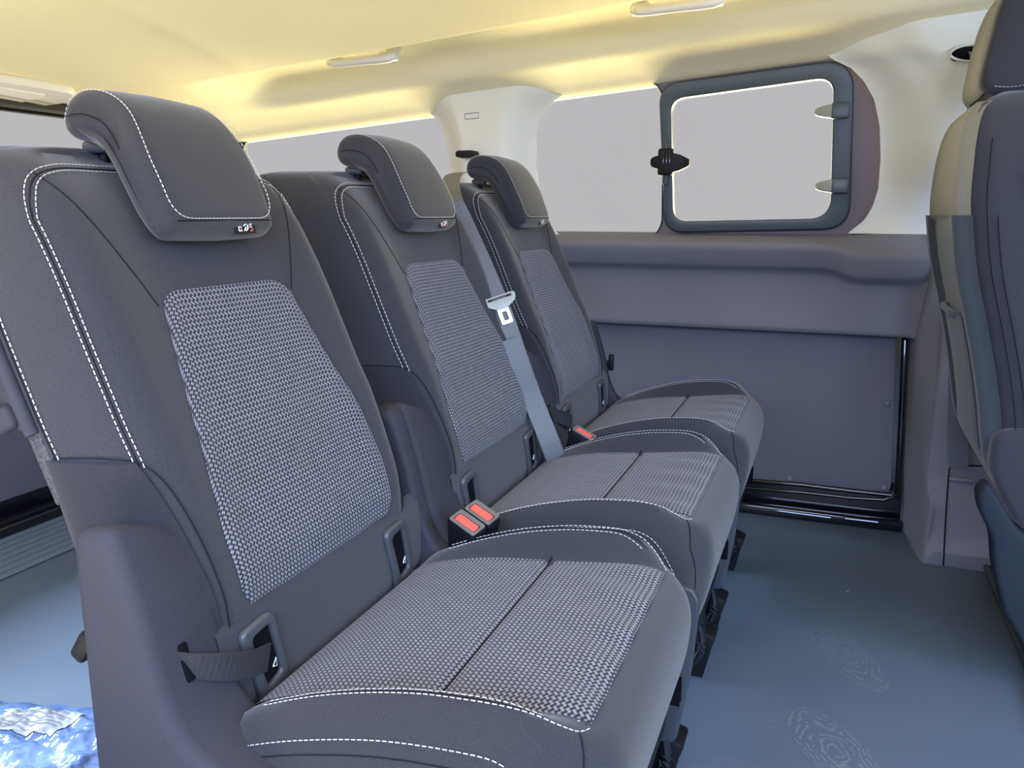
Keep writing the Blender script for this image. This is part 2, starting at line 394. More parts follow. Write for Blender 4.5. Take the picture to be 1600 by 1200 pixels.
# rear side window
R2w = rounded([on_win(*p) for p in [(380,216),(700,160),(712,290),(712,330),(360,330)]], [.03,.07,.04,.04,.03], 8)
R2o = rounded([on_win(*p) for p in [(340,208),(725,138),(735,290),(735,345),(340,345)]], [.03,.09,.05,.05,.03], 8)
xl = -1.74
R2w = rounded([(xl, zedge(xl)-.004), on_win(703,158), on_win(712,290), (-1.0,.765), (xl,.765)], [.05,.07,.02,.05,.05], 8)
R2o = rounded([(xl-.03, zedge(xl)+.03), (-1.0, zedge(-1)+.03), (-.985,.9), (-.98,.745), (xl-.03,.745)], .03, 6)
w2 = SG(empty('window_2', (-1.35, 2.16, .75))); ORG = w2.location.copy()
plate('window_border', R2o, [R2w], wmap(.006), .008, M['rubber'], w2)
plate('glass_pane', R2o, [], wmap(.018), .004, M['glass'], w2, smooth=False)
ORG = Vector((0,0,0))

# belt-line beam along the far wall, profile swept along X
def beam_profile(x):
    s = sm(-.03, .06, x)        # steps down and inwards towards the pillar
    e = sm(.16, .25, x)
    p = [(2.20,.756+.018*sm(.03,.13,x)),(2.168,.748+.017*sm(.03,.13,x)),(2.142,.737-.008*s),(2.133,.730-.010*s),(2.131-.012*s,.715-.010*s),(2.150-.018*s,.680-.018*s),(2.160-.018*s,.671-.022*s),
         (2.176-.016*s-.04*e,.660-.024*s),(2.184-.018*s-.04*e,.640-.02*s),(2.186-.012*s-.05*e,.580),(2.182-.05*e,.528),(2.184-.05*e,.516),(2.196-.05*e,.508),(2.262,.505)]
    return p
xs = [-1.96+i*.02 for i in range(int(2.22/.02)+1)]
NB = len(beam_profile(0))
def beamf(u, v):
    i = min(int(round(v*(len(xs)-1))), len(xs)-1); p = catmull([(a, b, 0) for a, b in beam_profile(xs[i])], 3); q = p[int(round(u*(len(p)-1)))]
    return Vector((xs[i], q.x, q.y))
SG(grid('wall_far', beamf, (NB-1)*3, len(xs)-1, M['wallgrey'], thick=0))
# sliding door lower card and black frame
door = SG(empty('door_1', (-.3, 2.26, 0))); ORG = door.location.copy()
cy = 2.262
plate('door_card', rounded([(-1.55,.09),(.178,.088),(.155,.515),(-1.55,.515)], [.01,.03,.01,.01], 5), [], lambda u,v,d: (u, cy-.006-d, v), .006, M['card'], door, bev=.0015)
plate('door_frame', [(-1.96,0),(.235,0),(.215,.53),(-1.96,.53)], [], lambda u,v,d: (u, cy+.004+d, v), .03, M['gloss_black'], door)
for p in [(1386,630),(1235,748),(1382,762)]:
    sx, sz = on_y(*p, 2.255); 
    bm = bmesh.new(); bmesh.ops.create_uvsphere(bm, u_segments=16, v_segments=8, radius=.0095)
    for v in bm.verts: v.co = Vector((sx+v.co.x, 2.250+v.co.y*.4, sz+v.co.z))
    obj_bm('card_clip', bm, M['card'], door)
    bm = bmesh.new(); bmesh.ops.create_uvsphere(bm, u_segments=12, v_segments=6, radius=.005)
    for v in bm.verts: v.co = Vector((sx+v.co.x, 2.2465+v.co.y*.4, sz+v.co.z))
    obj_bm('card_clip', bm, M['wallgrey'], door)
def seg_on(y, a, b): return [Vector((on_y(*a, y)[0], y, on_y(*a, y)[1])), Vector((on_y(*b, y)[0], y, on_y(*b, y)[1]))]
tube('door_rail', seg_on(2.235,(1150,750),(1250,757))+seg_on(2.235,(1330,767),(1397,774)), .0065, M['gloss_black'], door, 12)
tube('door_rail', seg_on(2.225,(1150,762),(1250,769))+seg_on(2.225,(1330,778),(1380,781))+seg_on(2.225,(1396,777),(1398,770)), .005, M['gloss_black'], door, 12)
box('door_sill', (-.6, 2.236, .014), (1.62, .03, .028), M['gloss_black'], door, .006, seg=3)
tube('sill_strip', seg_on(2.216,(1207,797),(1298,809)), .0035, M['gloss_black'], door, 8)
tube('sill_strip', seg_on(2.216,(1320,810),(1372,816)), .0035, M['gloss_black'], door, 8)
box('guide_rail', (.186, 2.247, .29), (.012,.014,.42), M['gloss_black'], door, .004, rot=Matrix.Rotation(-.045,3,'Y'))
ORG = Vector((0,0,0))

# lower B pillar trim, lofted over height
def pil(z):
    t = [(.75,.212,2.135,.235,2.115),(.66,.205,2.12,.232,2.105),(.52,.19,2.16,.236,2.12),(.30,.20,2.19,.238,2.10),(.17,.205,2.20,.240,2.085),(.12,.21,2.20,.252,2.055),(0,.213,2.215,.240,2.035)]
    t = sorted(t)
    r = [interp([(a[0], a[k]) for a in t], z) for k in range(1,5)]; return r
def pilf(u, v):
    z = lerp(-.005, .765, v); x0, y0, x1, y1 = pil(z)
    ybase = interp([(0,2.035),(.03,2.028),(.05,2.05),(.15,2.07),(.18,2.09),(.5,2.105),(.77,2.12)], z)
    P = catmull([(x0-.006,2.262,0),(x0,y0+.02,0),(x0+.006,y0-.006,0),(lerp(x0,x1,.6),lerp(y0,y1,.6),0),(x1,y1+.004,0),(x1+.014,ybase,0),(.32,ybase,0),(.45,ybase,0),(.8,ybase+.01,0)], 4)
    q = P[int(round(u*(len(P)-1)))]; return Vector((q.x, q.y, z))
tp = SG(grid('trim_2', pilf, 32, 40, M['wallgrey']))
tag(tp, 'grey lower pillar cladding right of the sliding door')
def onp(px, py, y=2.05): x, z = on_y(px, py, y); return Vector((x, y, z))
tubes('cover_seam', [[onp(1474,884,2.024), onp(1478,800,2.045), onp(1482,745,2.078), onp(1483,733,2.082), onp(1488,727,2.084), onp(1540,728,2.084)]], .0016, M['void'], tp, 6)
c0, c1 = onp(1483,745,2.075), onp(1522,755,2.075)
box('cover_handle', ((c0+c1)/2+Vector((0,-.004,.002))), ((c1-c0).x, .016, .010), M['wallgrey'], tp, .003)

# upper cream pillars
def cpil(u, v):
    z = lerp(.70, 1.175, v)
    xL = interp([(.70,-1.0),(.78,-1.0),(.90,-1.022),(1.0,-1.035),(1.06,-1.06),(1.10,-1.105),(1.14,-1.13),(1.18,-1.14)], z)
    xR = interp([(.70,-.68),(.74,-.70),(.78,-.738),(.83,-.757),(.92,-.770),(1.0,-.770),(1.04,-.760),(1.07,-.742),(1.095,-.712),(1.115,-.675),(1.18,-.64)], z)
    x = lerp(xL, xR, u); c = abs(u*2-1)
    y = lerp(2.085, wy(z)-.003, sm(.38, 1.0, c)) + .02*max(0, (z-1.10)/.07)**2*0
    y = min(y, 2.2) if z < 1.1 else y
    return Vector((x, y-.012*sm(.9,.72,z) if z < .9 else y, z))
cp = SG(grid('trim_3', cpil, 40, 40, M['cream'])); tag(cp, 'cream pillar trim between the two side windows')
def bpil(u, v):
    z = lerp(.757, 1.235, v)
    xL = interp([(.755,.02),(.79,.058),(.82,.072),(.86,.081),(.93,.080),(1.0,.072),(1.06,.055),(1.10,.03),(1.13,.0),(1.155,-.05),(1.20,-.06),(1.24,-.06)], z)
    x = lerp(xL, .62, u**1.3); d = x-xL
    y = lerp(wy(z)-.004, lerp(2.155, 2.09, sm(.76,.95,z)), sm(0, .12, d))
    y -= .028*sm(.10, .2, d)*sm(.9,1.1,z)
    return Vector((x, y, z))
bp_ = SG(grid('trim_4', bpil, 60, 50, M['cream'])); tag(bp_, 'cream upper pillar trim behind the front seat')
# belt slot in the pillar
sx, sz = on_y(1505, 84, 2.06)
box('belt_slot', (sx+.02, 2.062, sz), (.085,.02,.028), M['void'], bp_, .009, seg=3)
tube('slot_rim', [Vector((sx+.02+.045*math.cos(a), 2.052, sz+.017*math.sin(a))) for a in [i*math.pi/12 for i in range(25)]], .0025, M['cream'], bp_)
# headliner seam around the pillars is the edge of the trims; small emboss on the centre pillar
ex, ez = on_y(737, 181, 2.083)
tubes('embossed_mark', [[Vector((ex-.02,2.0835,ez+.006)),Vector((ex+.02,2.0835,ez+.008)),Vector((ex+.02,2.0835,ez-.006)),Vector((ex-.02,2.0835,ez-.008)),Vector((ex-.02,2.0835,ez+.006))]], .0009, M['wallgrey'], cp, 5)

# rear wall: tailgate
wr = SG(empty('wall_rear', (-1.96, 1.1, 0))); ORG = wr.location.copy()
rm = lambda u, v, d: (-1.955-d, u, v)
plate('tailgate_panel', rounded([(-.2,.075),(2.2,.075),(2.2,.56),(-.2,.56)], .02), [], rm, .012, M['card'], wr, bev=.003)
plate('tailgate_frame', [(-.25,0),(2.26,0),(2.26,1.16),(-.25,1.16)], [rounded([(-.1,.60),(2.0,.60),(2.0,1.055),(-.1,1.055)], .06)], lambda u,v,d: (-1.972-d,u,v), .02, M['gloss_black'], wr)
plate('glass_pane', [(-.12,.59),(2.02,.59),(2.02,1.065),(-.12,1.065)], [], lambda u,v,d: (-1.985-d,u,v), .004, M['glass'], wr, smooth=False)
box('door_sill', (-1.925, 1.1, .012), (.05, 2.2, .03), M['gloss_black'], wr, .006, seg=3)
for y in (1.43, .9): box('striker_plate', (-1.93, y, .032), (.03,.22,.012), M['gloss_black'], wr, .004)
tube('door_seal', [Vector((-1.945, y, 1.068)) for y in (-.1,.5,1.0,1.5,1.9,2.02)], .007, M['rubber'], wr)
ORG = Vector((0,0,0))
def dpil(u, v):
    z = lerp(.60, 1.13, v); P = [(-1.96,1.98),(-1.93,2.05),(-1.88,2.11),(-1.80,2.15),(-1.74,2.185)]
    p = catmull([(a,b,0) for a,b in P], 4); q = p[int(round(u*(len(p)-1)))]; return Vector((q.x, q.y, z))
SG(grid('trim_5', dpil, 16, 8, M['cream'])); tag(bpy.data.objects['trim_5'], 'cream corner trim beside the tailgate glass')
def ribf(u, v):
    y = lerp(.2, 2.18, v); x = lerp(-1.90, -1.68, u); return Vector((x, y, .0025+.0015*math.sin(u*44)))
SG(grid('trim_6', ribf, 120, 4, M['floor'])); tag(bpy.data.objects['trim_6'], 'ribbed rubber threshold in front of the tailgate')

# ------------------------------------------------------------------ rear row seats
YC = .705
XF = [(.40,-.485),(.45,-.487),(.48,-.491),(.53,-.507),(.58,-.524),(.62,-.543),(.66,-.560),(.735,-.592),(.79,-.620),(.82,-.641),(.845,-.668),(.862,-.70)]
XFc = [(p.x, p.y) for p in catmull([(a, b, 0) for a, b in XF], 6)]
def xf(z): return interp(XFc, z)
CS = [(0,.013),(.05,.013),(.095,.011),(.125,.005),(.145,.001),(.160,0),(.174,.006),(.186,.020),(.196,.040),(.204,.065),(.209,.09),(.205,.110),(.185,.122),(.10,.125),(0,.125)]
CSc = [(p.x, p.y) for p in catmull([(a, b, 0) for a, b in CS], 4)]
CSf = CSc[:9*4+1]
def front_d(yo): return interp([(a, b) for a, b in CSf], abs(yo))
def flat(z): return interp([(.436,.35),(.54,1),(1,1)], z)
def wscale(z): return interp([(.40,.97),(.5,1.0),(.7,1.0),(.80,.985),(.83,.96),(.85,.93),(.862,.88)], z)
def back_pt(z, yo, off=0):
    w_ = wscale(z); x = xf(z)-front_d(yo/w_)*(flat(z) if abs(yo/w_) < .15 else 1) + off; return Vector((x, YC+yo, z+off*.4))
def side_pt(z, s):              # s along the side of the section 0..1 : from crest to the rear
    P = CSc[5*4:11*4+1]; k = s*(len(P)-1); i = min(int(k), len(P)-2); f_ = k-i
    yo = lerp(P[i][0], P[i+1][0], f_)*wscale(z); d = lerp(P[i][1], P[i+1][1], f_); return yo, xf(z)-d

def make_seat():
    global ORG
    root = empty('passenger_seat', (-.30, YC, 0)); ORG = root.location.copy()
    # ---- backrest shell of fabric
    loops = []
    full = [(y, d) for y, d in CSc]+[(-y, d) for y, d in reversed(CSc[1:-1])]
    zs = [.436,.442,.45,.47,.50,.53,.56,.59,.62,.65,.68,.71,.74,.77,.79,.81,.825,.838,.848,.856]
    for z in zs:
        w_ = wscale(z); thin = interp([(.43,.85),(.5,1),(.79,1),(.84,.9),(.856,.8)], z)
        loops.append([Vector((xf(z)-d*((flat(z) if abs(y) < .15 else 1) if d < .02 else thin), YC+y*w_, z)) for y, d in full])
    lz_ = loops[-1]; c = sum(lz_, Vector())/len(lz_)
    for k, dz in ((.93,.0035),(.82,.006),(.6,.008)): loops.append([c+(p-c)*k+Vector((0,0,dz)) for p in lz_])
    back = loft('backrest', loops, M['fabric'], root)
    # woven insert
    def ins_w(v): return interp([(0,.128),(.06,.138),(.25,.141),(.5,.132),(.8,.112),(1,.100)], v)
    zb, zt = .438, .727
    def insf(u, v, off=.0045):
        wd = ins_w(v); yo = (u*2-1)*wd; r = .03
        e = max(0, abs(yo)-(wd-r))/r; top = r*(1-math.sqrt(max(0, 1-e*e)))
        z = lerp(zb+.004-.004*(1-(yo/wd)**2), zt-top*.75, v)
        edge = min(1, min(u, 1-u)*14, (1-v)*14+.0, v*10)
        return back_pt(z, yo, .0008+.0035*math.sqrt(max(0, edge)))
    def insuv(u, v): wd = ins_w(v); return ((u*2-1)*wd/.0056, lerp(0, .33, v)/.0056)
    grid('insert_panel', insf, 64, 90, M['insert'], back, uvf=insuv)
    # seams and stitching
    def dseam(z, o=0):
        yo = (.187+o*.0)*wscale(z); return yo, xf(z)-.022
    paths = []; seams = []
    for sgn in (-1, 1):
        def surf(ix, z, o=.0012):
            i = min(int(ix), 40); f_ = ix-i; y = lerp(CSc[i][0], CSc[i+1][0], f_); d = lerp(CSc[i][1], CSc[i+1][1], f_)
            thin = interp([(.43,.85),(.5,1),(.79,1),(.84,.9),(.856,.8)], z)
            return Vector((xf(z)-d*(1 if d < .02 else thin)+o, YC+sgn*(y*wscale(z)+o*sm(18,26,ix)), z+o*.6*sm(.81,.84,z)))
        for oi, oz in ((.6, .0030), (-.8, -.0028)):
            P = [surf(28.2+oi, .586+i*.01) for i in range(22)]
            P += [surf(a+oi*b, z+oz) for a, b, z in [(27.6,1,.808),(26.6,.9,.818),(25,.7,.828),(22.5,.4,.8355),(19,.1,.8395),(14,0,.842),(8,0,.843),(2,0,.8435)]]
            P = catmull(P, 3); paths.append(P)
        for off in ():
            P = []
            for z in [.586+i*.01 for i in range(25)]:
                s = .34+off*9; yo, x = side_pt(z, s); P.append(Vector((x+.0012, YC+sgn*(yo+.0012), z)))
            # round the corner onto the top
            zt_ = .832-off*.6; yo, x = side_pt(.826, .34+off*9)
            c1 = Vector((x-.014, YC+sgn*(yo-.004), zt_+.008)); c2 = Vector((x-.028, YC+sgn*(yo-.022), zt_+.0185)); c3 = Vector((xf(.85)-.012+off*1.6, YC+sgn*.14, .8515)); c4 = Vector((xf(.85)-.014+off*1.6, YC+sgn*.07, .853))
            P = P+catmull([P[-1], c1, c2, c3, c4], 6)[1:]
            paths.append(P)
        seams.append(catmull([surf(28.2, .586+i*.01, .0002) for i in range(22)]+[surf(a, z, .0002) for a, z in [(27.6,.808),(26.6,.818),(25,.828),(22.5,.8355),(19,.8395),(14,.842),(8,.843),(2,.8435)]], 3))
        P = []
        for z in [.592+i*.01 for i in range(25)]:
            yo, x = side_pt(z, .80-.1*(z-.59)); P.append(Vector((x+.0005, YC+sgn*(yo+.0015), z)))
        paths.append(P); seams.append([p+Vector((-.004,0,0)) for p in P])
        # inner seam: from shoulder corner to insert corner and down beside it
        P = []
        for t in [i/20 for i in range(21)]:
            z = lerp(.838, .715, t); yo = lerp(.165, .103, t); P.append(back_pt(z, sgn*yo, .0002))
        seams.append(P)
        # lower side seam
        P = []
        for s, z in ((.85,.592),(.7,.594),(.5,.594),(.33,.590),(.22,.575),(.14,.55),(.08,.52),(.05,.49),(.03,.46),(.03,.43)):
            yo, x = side_pt(z, s); P.append(Vector((x+.001, YC+sgn*(yo+.001), z)))
        seams.append(catmull(P, 4))
    stitches('stitching', paths, M['stitch'], back)
    tubes('seam', seams, .0006, M['seam'], back, 5)
    # lower side cover of darker fabric
    for sgn in (-1, 1):
        def lowf(u, v):
            z = lerp(.43, .590, v); s = lerp(lerp(.10,.34,v**2), .98, u); yo, x = side_pt(z, s); return Vector((x+.0012, YC+sgn*(yo+.003), z))
        grid('side_cover', lowf, 16, 16, M['fabric_dark'], back)
    # ---- hard shell behind
    sh = loft('back_shell', [[Vector((xf(z)-.118+dx, YC+y, z)) for y, dx in [(-.214,.010),(-.208,-.012),(-.19,-.024),(0,-.028),(.19,-.024),(.208,-.012),(.214,.010),(.19,.02),(0,.02),(-.19,.02)]] for z in (.615,.625,.70,.78,.83,.845)], M['plastic'], root)
    for sgn in (-1, 1):
        tube('shell_edge', [Vector((xf(z)-.100, YC+sgn*.212, z)) for z in (.612,.62,.66,.70,.75,.80,.84)], .0062, M['plastic'], sh, 10)
        for z in (.622, .668):
            box('release_lever', (xf(z)-.128, YC+sgn*.212, z), (.034,.016,.022), M['plastic'], sh, .006, rot=Matrix.Rotation(-.45,3,'Y'), seg=3)
        box('felt_edge', (xf(.585)-.103, YC+sgn*.205, .583), (.018,.012,.07), M['carpet'], sh, .004, rot=Matrix.Rotation(-.4,3,'Y'))
    # ---- headrest
    prof = [(-.600,.776),(-.590,.783),(-.586,.793),(-.594,.82),(-.606,.85),(-.621,.878),(-.636,.898),(-.655,.912),(-.678,.919),(-.700,.918),(-.714,.909),(-.719,.894),(-.714,.880),(-.702,.872),(-.684,.868),(-.668,.862),(-.655,.846),(-.642,.822),(-.630,.800),(-.617,.783),(-.607,.776)]
    pc = catmull([(a, 0, b) for a, b in prof], 3, closed=True)
    cen = sum(pc, Vector())/len(pc)
    nrm = []
    for i, p in enumerate(pc):
        t = (pc[(i+1) % len(pc)]-pc[i-1]).normalized(); n = Vector((t.z, 0, -t.x)); nrm.append(n)
    # orient inward
    a2 = sum(pc[i].x*pc[(i+1) % len(pc)].z-pc[(i+1) % len(pc)].x*pc[i].z for i in range(len(pc)))
    if a2 > 0: nrm = [-n for n in nrm]
    hl = []
    YH = YC-.008; hw = .081
    st = [(-1,.0135),(-.985,.0075),(-.95,.0035),(-.90,.001),(-.82,0),(-.5,-.001),(0,-.002),(.5,-.001),(.82,0),(.90,.001),(.95,.0035),(.985,.0075),(1,.0135)]
    for t, ins in st:
        lp = []
        for p, n in zip(pc, nrm):
            wd = hw*(1-.13*sm(.85,.92,p.z)+.0)
            yy = YH+t*wd
            lp.append(Vector((p.x, yy, p.z))+n*ins)
        hl.append(lp)
    hr = loft('headrest', hl, M['fabric'], root)
    fr = [p for p in pc]
    def hline(t, k0, k1, off):
        P = []
        for i in range(k0, k1+1):
            p = pc[i % len(pc)]; n = nrm[i % len(pc)]; wd = hw*(1-.13*sm(.85,.92,p.z)); P.append(Vector((p.x, YH+t*wd, p.z))-n*off)
        return P
    fb_ = sorted([(p.z, p.x) for p in pc[3:22]])
    def hfr(t, z, o=.0): return Vector((interp(fb_, z)+.0012+.001*(1-t*t)+o, YH+t*hw*(1-.13*sm(.85,.92,z)), z))
    corner = lambda sg: [hfr(sg*a, b) for a, b in [(.0,.7965),(.25,.7965),(.5,.7965),(.68,.797),(.80,.800),(.88,.806),(.925,.815),(.935,.826)]]
    crest = catmull(corner(-1)+hline(-.93, 11, 34, -.0008)[1:], 2); crest2 = catmull(corner(1)+hline(.93, 11, 34, -.0008)[1:], 2)
    bot = [hfr(-.86+1.72*i/12, .7945, -.0006) for i in range(13)]
    stitches('stitching', [[p+Vector((.0008,-.0002,0)) for p in crest], [p+Vector((.0008,.0002,0)) for p in crest2]], M['stitch'], hr, .003, .002, .0005)
    side = [Vector((x, YH-hw+.001+.003, z)) for x, z in [(-.706,.893),(-.695,.895),(-.68,.894),(-.660,.886),(-.646,.868),(-.634,.845),(-.620,.815),(-.605,.79)]]
    side2 = [Vector((p.x, 2*YH-p.y, p.z)) for p in side]
    tubes('seam', [catmull(side, 4), catmull(side2, 4), bot], .0006, M['seam'], hr, 5)
    for dy in (-.045, .045): tube('headrest_post', [Vector((-.690,YH+dy,.885)), Vector((-.700,YH+dy,.84))], .006, M['black'], hr, 10)
    for dy in (-.045, .045): box('post_collar', (-.697,YH+dy,.866), (.03,.028,.012), M['plastic_dark'], hr, .004, seg=3)
    tg = box('care_tag', (-.5853, YH+.026, .7865), (.0015,.032,.012), M['black'], hr, 0, rot=Matrix.Rotation(-.2,3,'Y'))
    def mark(P, m_, r=.0008): tubes('printed_mark', [[Vector((-.5843-z*.2, YH+.026+y, .7865+z)) for y, z in p] for p in P], r, m_, tg, 4)
    mark([[(-.011,-.003),(-.007,-.003),(-.007,.001),(-.011,.001),(-.011,-.003)],[(-.003,-.003),(.000,.000),(.002,.004),(-.001,.003),(-.003,.002)],[(.000,-.003),(.003,-.001),(.004,.003)],[(.007,.003),(.010,.004),(.009,.001),(.007,.001)]], M['white'])
    mark([[(.007,-.003),(.010,-.003),(.011,-.001),(.009,.000)]], M['redprint'])
    # ---- cushion
    PC = [(-.49,.30),(-.487,.332),(-.470,.354),(-.44,.370),(-.38,.386),(-.30,.398),(-.22,.409),(-.175,.414),(-.148,.410),(-.130,.397),(-.121,.375),(-.120,.345),(-.126,.305),(-.140,.262),(-.162,.222),(-.21,.205)]
    PB = [(-.49,.30),(-.487,.342),(-.470,.362),(-.44,.381),(-.38,.406),(-.30,.429),(-.22,.438),(-.185,.433),(-.164,.419),(-.148,.395),(-.137,.37),(-.133,.342),(-.136,.305),(-.147,.262),(-.166,.222),(-.21,.205)]
    PCc = catmull([(a, 0, b) for a, b in PC], 4); PBc = catmull([(a, 0, b) for a, b in PB], 4)
    cols = [0,.05,.10,.135,.15,.158,.166,.175,.185,.196,.206,.214,.219,.221,.221,.218]
    drop = [0,0,0,0,0,0,0,0,0,.03,.10,.22,.38,.58,.80,1.0]
    xb =   [0,0,0,0,0,0,0,.002,.005,.010,.018,.026,.032,.034,.034,.034]
    def cpt(k, c, sgn=1):
        b = sm(.146, .188, cols[c]); p = PCc[k].lerp(PBc[k], b)
        z = p.z; z = z-(z-.205)*drop[c] if z > .205 else z
        x = p.x-xb[c]*sm(-.24, -.14, p.x); x += .012*sm(.13,.22,cols[c])*sm(-.44,-.49,p.x)
        return Vector((x, YC+sgn*cols[c], z))
    L_ = []
    for k in range(len(PCc)):
        L_.append([cpt(k, c, -1) for c in range(len(cols)-1, 0, -1)]+[cpt(k, c, 1) for c in range(len(cols))])
    V = [p for l in L_ for p in l]; n = len(L_[0]); F = [(j*n+i, j*n+i+1, (j+1)*n+i+1, (j+1)*n+i) for j in range(len(L_)-1) for i in range(n-1)]
    cush = obj('seat_cushion', V, F, M['fabric'], root)
    topC = [(p.x, p.z) for p in PCc[:42]]; topB = [(p.x, p.z) for p in PBc[:42]]
    def ctop(x, yo, off=0):
        b = sm(.146, .188, abs(yo)); z = lerp(interp(topC, x), interp(topB, x), b); return Vector((x, YC+yo, z+off))
    def cins(u, v):
        x = lerp(-.472, -.150, v); wd = interp([(0,.160),(.3,.156),(1,.148)], v); yo = (u*2-1)*wd
        cr = math.exp(-((x+.285)/.006)**2)*.003
        wr_ = .0011*math.sin(yo*95+x*30)*sm(-.27,-.18,x)
        edge = min(1, min(u,1-u)*12, v*14, (1-v)*14)
        return ctop(x, yo, .0014+.0022*math.sqrt(max(0,edge))-cr+wr_)
    grid('insert_panel', cins, 60, 90, M['insert'], cush, uvf=lambda u, v: (lerp(0,.335,v)/.0056*1.0+.25, (u*2-1)*interp([(0,.163),(1,.150)], v)/.0056))
    tubes('seam', [[ctop(-.285, -.157+i*.0157, .0012) for i in range(21)]], .0009, M['seam'], cush, 5)
    # cushion stitching : twin rows over each bolster and single row lower down
    P = []; S_ = []
    kx = [k for k in range(14, 42)]
    for sgn in (-1, 1):
        for o_, L0_ in ((-.0045, P), (.0045, P), (0, S_)):
            L0_.append(catmull([ctop(x, sgn*(y+o_), .0012 if L0_ is P else .0003)+Vector((o_*.7*k_,0,0)) for x, y, k_ in [(-.43,.184,0),(-.38,.185,0),(-.33,.186,0),(-.28,.186,0),(-.24,.186,0),(-.21,.185,.2),(-.188,.180,.7),(-.172,.172,1),(-.160,.160,1.2),(-.154,.150,1.3)]], 6))
        P.append([cpt(k, 10, sgn).lerp(cpt(k, 11, sgn), .3)+Vector((0, sgn*.0012, .0006)) for k in range(12, 43)])
        S_.append([cpt(k, 10, sgn).lerp(cpt(k, 11, sgn), .75)+Vector((0, sgn*.0004, .0)) for k in range(10, 44)])
        S_.append([cpt(k, 6, sgn).lerp(cpt(k, 8, sgn), min(1,(k-32)/6))+Vector((.0008,0,.0004)) for k in range(32, 50)])
    stitches('stitching', P, M['stitch'], cush)
    tubes('seam', S_, .0006, M['seam'], cush, 5)
    # ---- lower panel with two anchor bezels
    def lowp(u, v):
        z = lerp(.325, .445, v); yo = lerp(-.180, .199, u); return Vector((-.484-.012*sm(.36,.33,z)-.012*sm(.43,.445,z)+.004*math.sin(v*math.pi), YC+yo, z))
    lp = grid('lower_back_panel', lowp, 12, 10, M['fabric_side'], root)
    for yo in (-.120, .140):
        out_ = rounded([(yo-.040,.4275),(yo+.008,.4325),(yo+.030,.352),(yo-.012,.340)], .013, 5)
        inn = rounded([(yo-.024,.4165),(yo+.002,.420),(yo+.017,.3635),(yo-.004,.357)], .006, 4)
        bz = plate('anchor_bezel', out_, [inn], lambda u, v, d: (-.4825+d, YC+u, v), .008, M['bezel'], lp, bev=.003)
        plate('anchor_pocket', inn, [], lambda u, v, d: (-.479-d, YC+u, v), .002, M['void'], lp)
        tubes('anchor_mark', [[Vector((-.4780, YC+yo+a, b)) for a, b in [(.006,.372),(.012,.370),(.011,.379),(.006,.372)]]], .0007, M['white'], lp, 4)
    # ---- side shields
    for sgn in (-1, 1):
        poly = [(-.568,.10),(-.566,.48),(-.565,.550),(-.520,.556),(-.497,.482),(-.481,.412),(-.462,.374),(-.425,.358),(-.392,.352),(-.382,.10)]
        ol = rounded(poly, [.02,.1,.018,.016,.02,.03,.03,.02,.006,.02], 6)
        y_out = .250
        if sgn < 0:
            fm = lambda u, v, d: (u, YC-y_out+d, v-.35*max(0,d-.012)*sm(.49,.55,v))
        else:
            fm = lambda u, v, d: (u, YC+.228-d, v-.35*max(0,d-.012)*sm(.49,.55,v))
        s_ = plate('side_shield', ol, [], fm, .086 if sgn < 0 else .030, M['plastic'], root, bev=.013 if sgn < 0 else .007)
        if sgn < 0:
            box('side_catch', (-.572, YC-.235, .44), (.016,.02,.03), M['black'], s_, .004, rot=Matrix.Rotation(.6,3,'Y'))
    # ---- under-structure
    for sgn in (-1, 1):
        ol = rounded([(-.44,.13),(-.44,.34),(-.135,.352),(-.124,.335),(-.130,.24),(-.146,.135)] if sgn < 0 else [(-.44,.13),(-.44,.30),(-.17,.30),(-.155,.28),(-.155,.22),(-.165,.135)], [.03,.02,.006,.008,.02,.012], 4)
        y0 = -.234 if sgn < 0 else .222
        bp2 = plate('base_panel', ol, [], lambda u, v, d: (u, YC+y0+d, v), .012, M['plastic_dark'], root, bev=.003)
        box('panel_slot', (-.147, YC+y0+.006+(-.0062 if sgn<0 else .0062), .215), (.012,.002,.034), M['void'], bp2, 0)
    box('seat_frame', (-.30, YC, .235), (.30,.40,.10), M['black'], root, .01)
    for yo in (-.13, .195):
        lg = loft('leg', [[Vector((x+dx, YC+yo+dy, z)) for dx, dy in ((-.035,-.03),(.035,-.03),(.035,.03),(-.035,.03))] for x, z in ((-.235,.20),(-.215,.12),(-.200,.07),(-.190,.045),(-.200,.0))], M['black'], root, smooth=False)
        tube('leg_tube', catmull([Vector((-.23,YC+yo-.034,.17)),Vector((-.190,YC+yo-.034,.135)),Vector((-.172,YC+yo-.034,.09)),Vector((-.172,YC+yo-.034,.045)),Vector((-.20,YC+yo-.034,.01))], 5), .009, M['gloss_black'], lg, 10)
        box('latch_block', (-.168, YC+yo+.01, .055), (.03,.05,.045), M['black'], lg, .005, rot=Matrix.Rotation(.3,3,'Y'))
        box('leg', (-.46, YC+yo, .10), (.06,.05,.20), M['black'], root, .008)
    ORG = Vector((0,0,0))
    return root
def copy_tree(o, parent=None):
    c = o.copy(); COL.objects.link(c); c.parent = parent
    for ch in list(kids.get(o.name, [])): copy_tree(ch, c)
    return c
seat1 = make_seat()
kids = {}
for o in bpy.data.objects:
    if o.parent: kids.setdefault(o.parent.name, []).append(o)
tag(seat1, 'nearest charcoal passenger seat with light grey woven inserts, leftmost of the row', 'seat', 'rear passenger seats in a row')
seat2 = copy_tree(seat1); seat2.location.y += .48
seat3 = copy_tree(seat1); seat3.location.y += .956
tag(seat2, 'middle charcoal passenger seat of the row, with the loose seat belt across its shoulder')
tag(seat3, 'farthest charcoal passenger seat of the row, beside the grey sliding door panel')

